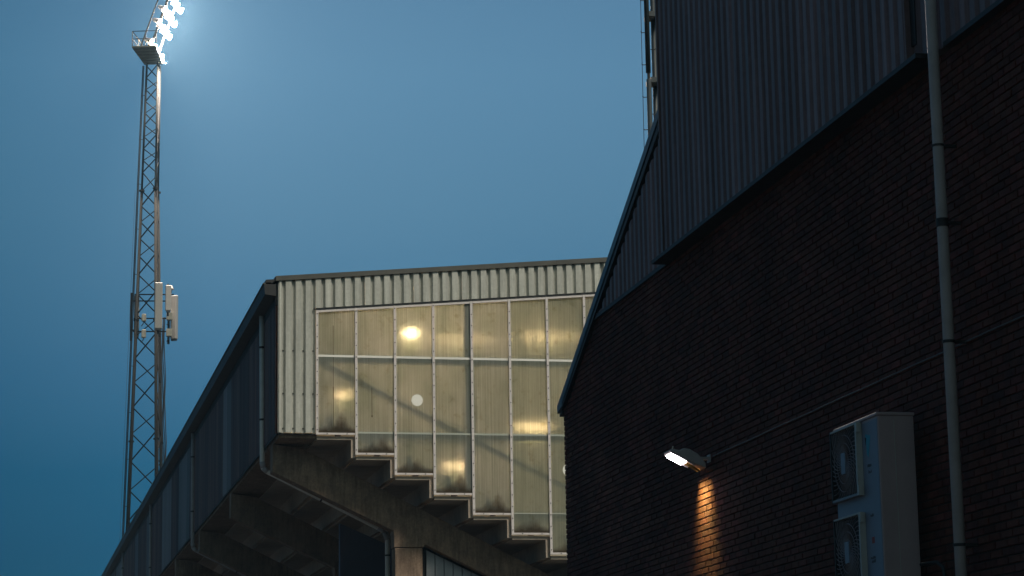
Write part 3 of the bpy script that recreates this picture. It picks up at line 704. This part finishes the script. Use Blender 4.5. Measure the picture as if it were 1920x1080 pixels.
cn = MB(); cn.tube([(7.06, 17.70, 3.16), (7.10, 17.60, 3.17), (7.15, 17.46, 3.17), (7.172, 17.40, 3.13), (7.175, 17.38, 3.05), (7.175, 17.38, 2.4), (7.175, 17.38, 0.2)], 0.014, 10)
tag(cn.build('conduit', M['pole'], None, True), 'thin grey conduit on the brick wall beside the foot of the air conditioner', 'conduit')

# ------------------------------------------------------------------ twin pole behind the verge
pm = thing('climbing_mast', 'slim twin tube mast with climbing pegs rising behind the brick building verge', 'mast', (10.8, 38, 0))
px1, px2 = 10.775, 10.955
MB().tube([(px1, 38, 0), (px1, 38, 13.24)], 0.044, 12).build('tube', M['pole'], pm, True)
MB().tube([(px1-0.005, 38, 13.36), (px1-0.005, 38, 17.5)], 0.044, 12).build('tube', M['pole'], pm, True)
MB().tube([(px1, 38, 13.20), (px1, 38, 13.40)], 0.026, 10).build('joint', M['cable'], pm)
MB().tube([(px2, 38.25, 0), (px2, 38.25, 17.5)], 0.046, 12).build('tube', M['pole'], pm, True)
for zz in (14.42, 13.24):
    MB().box(px1+0.03, px2+0.10, 37.97, 38.30, zz-0.05, zz+0.04).build('bracket', M['pole'], pm)
z = 11.2; k = 0
while z < 17:
    for sx, dz in ((-1, 0.0), (1, 0.28)):
        q = px1+sx*0.044
        MB().tube([(q, 38, z+dz), (q+sx*0.06, 37.98, z+dz-0.012), (q+sx*0.085, 37.97, z+dz+0.006)], 0.0075, 6).build('peg', M['cable'], pm)
    z += 0.575
MB().tube([(10.68, 38, 17.4), (10.655, 38, 11.0), (10.65, 38, 0.1)], 0.0055, 6).build('guide_wire', M['cable'], pm)

# ================================================================== FLOODLIGHT MAST
fm = thing('floodlight_mast', 'tall triangular lattice floodlight mast with its lamps lit, behind the stand', 'floodlight mast', (6.6, 107, 0))
TH = R(17.5)
def legs(z):
    if z < 28: k = (z-16.4)/(28-16.4); lx = 5.95+(6.254-5.95)*k; s = 1.405+(0.786-1.405)*k
    else: k = (z-28)/6.0; lx = 6.254+(6.40-6.254)*k; s = 0.786+(0.64-0.786)*k
    Lp = Vector((lx, 107.0, z)); Rp = Lp + Vector((s*math.cos(TH), s*math.sin(TH), 0)); Mp = Lp + Vector((s*math.cos(TH-R(60)), s*math.sin(TH-R(60)), 0))
    return [Lp, Mp, Rp]
for k, (ra, rb) in enumerate(((0.105, 0.055), (0.09, 0.055), (0.10, 0.055))):
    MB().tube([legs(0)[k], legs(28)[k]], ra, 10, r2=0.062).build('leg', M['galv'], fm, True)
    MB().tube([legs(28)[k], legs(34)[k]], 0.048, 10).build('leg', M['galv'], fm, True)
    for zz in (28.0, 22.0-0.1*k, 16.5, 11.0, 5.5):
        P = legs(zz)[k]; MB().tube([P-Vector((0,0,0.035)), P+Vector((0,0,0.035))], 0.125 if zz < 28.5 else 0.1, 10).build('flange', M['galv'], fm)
zs = [33.9]
while zs[-1] > 28.3: zs.append(zs[-1]-0.56)
zs[-1] = 28.0
while zs[-1] > 0.8:
    s = (legs(zs[-1])[0]-legs(zs[-1])[2]).length; zs.append(zs[-1]-0.90*max(s, 0.8))
for f_, (a, b) in enumerate(((0, 1), (1, 2), (2, 0))):
    for i in range(len(zs)-1):
        A, B = (a, b) if i % 2 else (b, a)
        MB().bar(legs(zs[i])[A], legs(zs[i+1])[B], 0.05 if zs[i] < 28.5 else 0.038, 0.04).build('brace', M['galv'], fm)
# ladder outside the left leg
for dx in (0.16, 0.21):
    MB().tube([legs(0.2)[0]+Vector((-dx-0.02, -0.1, 0)), legs(28)[0]+Vector((-dx, -0.05, 0)), legs(33.9)[0]+Vector((-dx+0.03, -0.05, 0))], 0.022, 8).build('ladder_rail', M['galv'], fm)
z = 1.0
while z < 33.5:
    P = legs(z)[0]; MB().tube([P, P+Vector((-0.2, -0.05, 0))], 0.014, 6).build('ladder_bracket', M['galv'], fm); z += 2.1
MB().tube([legs(0.2)[0]+Vector((-0.34, -0.1, 0)), legs(28)[0]+Vector((-0.30, -0.05, 0))], 0.007, 5).build('fall_wire', M['cable'], fm)
# cables down the rear leg
for q in range(3):
    pts = []
    for j in range(24):
        zz = 22.2-j*0.95
        P = legs(zz)[2]; pts.append(P + Vector((0.10+0.05*q+0.03*math.sin(j*2.1+q), -0.10*q, 0)))
    MB().tube(pts, 0.022, 6).build('feeder_cable', M['cable'], fm)
for q in range(2):
    pts = [legs(34-j*1.1)[2]*0.5+legs(34-j*1.1)[1]*0.5 + Vector((0.03*math.sin(j+q), 0.05*q, 0)) for j in range(30)]
    MB().tube(pts, 0.024, 6).build('feeder_cable', M['cable'], fm)
# platform
dirL = Vector((0.27, 0.963, 0)).normalized(); dirS = Vector((0.963, -0.27, 0)).normalized()
P0 = Vector((5.575, 104.7, 34.06))
def PL(l, s, h): return P0 + dirL*l + dirS*s + Vector((0, 0, h))
PLn, PS = 2.72, 1.12
pf = MB(); pf.add([PL(l, s, h) for h in (0, 0.06) for l, s in ((0,0),(0,PS),(PLn,PS-0.25),(PLn,0))], [(0,1,2,3),(7,6,5,4),(0,4,5,1),(1,5,6,2),(2,6,7,3),(3,7,4,0)])
pf.build('platform', M['galv_light'], fm)
for j in range(6):
    l = 0.2+j*0.45; MB().bar(PL(l, 0.03, -0.03), PL(l, PS-0.06, -0.03), 0.04, 0.05).build('platform_joist', M['galv_light'], fm)
for l, s in ((0.02, 0.02), (0.02, 0.62), (0.02, PS-0.02), (1.3, 0.02), (PLn-0.02, 0.02)):
    MB().tube([PL(l, s, 0.06), PL(l, s, 0.76)], 0.02, 8).build('railing_post', M['galv'], fm)
for h in (0.76, 0.40):
    for a, b in (((0.02, 0.02), (0.02, PS-0.02)), ((0.02, 0.02), (PLn-0.02, 0.02))):
        MB().tube([PL(*a, h), PL(*b, h)], 0.018, 8).build('railing_rail', M['galv'], fm)
MB().tube([PL(0.02, 0.02, 0.76), PL(0.02, 0.55, 0.08)], 0.015, 6).build('railing_brace', M['galv'], fm)
# lamp bank: leaning frame and rows of lamps
upd = Vector((0.42, 0, 1)); 
rows = [(6.44, 34.46), (6.80, 35.40), (7.03, 36.06), (7.30, 36.74), (7.58, 37.42), (7.86, 38.1)]
for l in (0.35, 1.85):
    a = Vector((6.30, 104.9, 34.12)) + dirL*l*1.0; MB().bar(a, a + Vector((1.35, 0, 4.2)), 0.10, 0.10).build('frame_post', M['galv'], fm)
    b = a + Vector((-0.45, 0.1, 0)); MB().bar(b, a + Vector((0.75, 0.05, 3.6)), 0.06, 0.06).build('frame_strut', M['galv'], fm)
for rx, rz in rows:
    a = Vector((rx-0.12, 104.8, rz)); MB().bar(a, a+dirL*2.7, 0.07, 0.07).build('cross_arm', M['galv'], fm)
n_ = Vector((0.86, -0.26, -0.44)).normalized()
hb = None
lampn = 0
for ri, (rx, rz) in enumerate(rows):
    for j in range(4):
        if ri == 1 and j == 2: lj = 1.66
        else: lj = 0.10+j*0.76
        c = Vector((rx, 104.85, rz)) + dirL*lj + Vector((0, 0, random.uniform(-0.05, 0.05)))
        h = MB(); h.tube([c, c-n_*0.10, c-n_*0.26, c-n_*0.34], 0.15, 16, r2=0.07)
        lamp = h.build('lamp', M['lamp_body'], fm, True)
        e = MB(); e.tube([c+n_*0.004, c+n_*0.04], 0.13, 20); e.build('lens', M['flood_glow'], lamp)

for ri, (rx, rz) in enumerate(rows[:5]):
    for lj in (0.5, 1.9):
        c = Vector((rx, 104.85, rz)) + dirL*lj + n_*0.12
        fl_ = bpy.data.lights.new('floodlight_beam', 'SPOT'); fl_.energy = 4200; fl_.color = (1.0, 0.85, 0.73); fl_.spot_size = R(172); fl_.spot_blend = 0.6; fl_.shadow_soft_size = 0.14
        fo_ = bpy.data.objects.new('floodlight_beam', fl_); COL.objects.link(fo_); fo_.location = c
        fo_.rotation_euler = (-n_).to_track_quat('Z', 'Y').to_euler(); fo_.parent = fm; fo_.matrix_parent_inverse = inv(fm)

for ri, (rx, rz) in enumerate(rows[:4]):
    c = Vector((rx, 104.85, rz)) + dirL*1.2 + n_*0.25
    fl_ = bpy.data.lights.new('floodlight_spill', 'POINT'); fl_.energy = 10000; fl_.color = (1.0, 0.85, 0.73); fl_.shadow_soft_size = 0.14
    fo_ = bpy.data.objects.new('floodlight_spill', fl_); COL.objects.link(fo_); fo_.location = c; fo_.parent = fm; fo_.matrix_parent_inverse = inv(fm)

# antennas hung on the mast
def antenna(x, y, z0, z1, w_, d_, lab, rot=0.0):
    t = thing('panel_antenna', lab, 'antenna', (x, y, z0), 'phone antennas on the mast'); t.rotation_euler = (0, 0, rot)
    def bx(a0, a1, b0, b1, c0, c1, nm, m, bev=0):
        o = MB().box(a0, a1, b0, b1, c0, c1); me = o.mesh(nm, M[m]); ob = bpy.data.objects.new(nm, me); COL.objects.link(ob); ob.parent = t
        if bev: q = ob.modifiers.new('bevel', 'BEVEL'); q.width = bev; q.segments = 2
    H = z1-z0
    bx(-w_/2, w_/2, -d_/2, d_/2, 0, H, 'radome', 'antenna', 0.03)
    bx(-w_/2+0.04, w_/2-0.04, -d_/2+0.02, d_/2-0.02, -0.07, 0, 'connector_plate', 'cable')
    bx(-0.04, 0.04, d_/2+0.10, d_/2+0.18, -0.2, H+0.1, 'mount_pipe', 'galv')
    for zz in (0.25, H-0.3): bx(-0.05, 0.05, d_/2, d_/2+0.10, zz, zz+0.07, 'clamp', 'galv')
antenna(7.01, 106.0, 21.45, 23.55, 0.34, 0.16, 'largest white panel antenna, on the front of the mast')
antenna(7.46, 106.3, 22.33, 23.5, 0.26, 0.14, 'shorter white panel antenna just right of the largest one')
antenna(7.78, 106.9, 21.15, 23.15, 0.20, 0.30, 'rightmost tall panel antenna, turned side on and stained', R(55))
antenna(6.12, 107.3, 21.3, 23.2, 0.16, 0.22, 'dark panel antenna left of the mast, seen edge on', R(100))
def radio(x, y, z, lab, w_=0.24, h_=0.34):
    t = thing('radio_unit', lab, 'radio unit', (x, y, z), 'radio units on the mast')
    MB().box(x-w_/2, x+w_/2, y-0.12, y+0.12, z, z+h_).build('case', M['radio'], t, bevel=0.02)
    for k in range(5): MB().box(x-w_/2-0.015, x-w_/2, y-0.11+k*0.05, y-0.10+k*0.05, z+0.02, z+h_-0.02).build('cooling_fin', M['radio'], t)
    MB().tube([(x, y, z), (x-0.03, y, z-0.1), (x-0.12, y+0.05, z-0.22)], 0.02, 6).build('lead', M['cable'], t)
radio(7.56, 106.8, 22.0, 'upper boxy radio unit between the right antennas')
radio(7.56, 106.8, 21.25, 'lower boxy radio unit between the right antennas')
radio(6.42, 106.7, 21.9, 'upper boxy radio unit inside the left leg of the mast', 0.18, 0.32)
radio(6.42, 106.7, 21.15, 'lower boxy radio unit inside the left leg of the mast', 0.18, 0.36)
t = thing('dome_camera', 'small white domed device on top of the right hand antenna group', 'dome', (7.6, 106.6, 23.4))
dm = MB(); dm.tube([(7.6, 106.6, 23.36), (7.6, 106.6, 23.42), (7.6, 106.6, 23.50), (7.6, 106.6, 23.54)], 0.13, 14, r2=0.05); dm.build('dome', M['antenna'], t, True)
MB().tube([(7.6, 106.6, 23.2), (7.6, 106.6, 23.36)], 0.03, 8).build('neck', M['galv'], t)
am = MB()
for zz in (21.5, 22.1, 22.9, 23.2):
    am.bar((legs(zz)[0].x-0.12, 107.1, zz), (7.75, 106.9, zz), 0.05, 0.05)
am.build('antenna_bracket', M['galv'], fm)

# ------------------------------------------------------------------ damp air
HZ = 0.0004
hz = MB().box(-160, 190, -20, 330, -1.0, 43.0)
hm = bpy.data.materials.new('haze'); hm.use_nodes = True; n = hm.node_tree; n.nodes.clear()
pv = n.nodes.new('ShaderNodeVolumePrincipled'); pv.inputs['Density'].default_value = HZ; pv.inputs['Color'].default_value = (0.42, 0.72, 0.95, 1); pv.inputs['Anisotropy'].default_value = 0.0
oo = n.nodes.new('ShaderNodeOutputMaterial'); n.links.new(pv.outputs[0], oo.inputs['Volume'])
ho = hz.build('haze', hm); ho['kind'] = 'stuff'
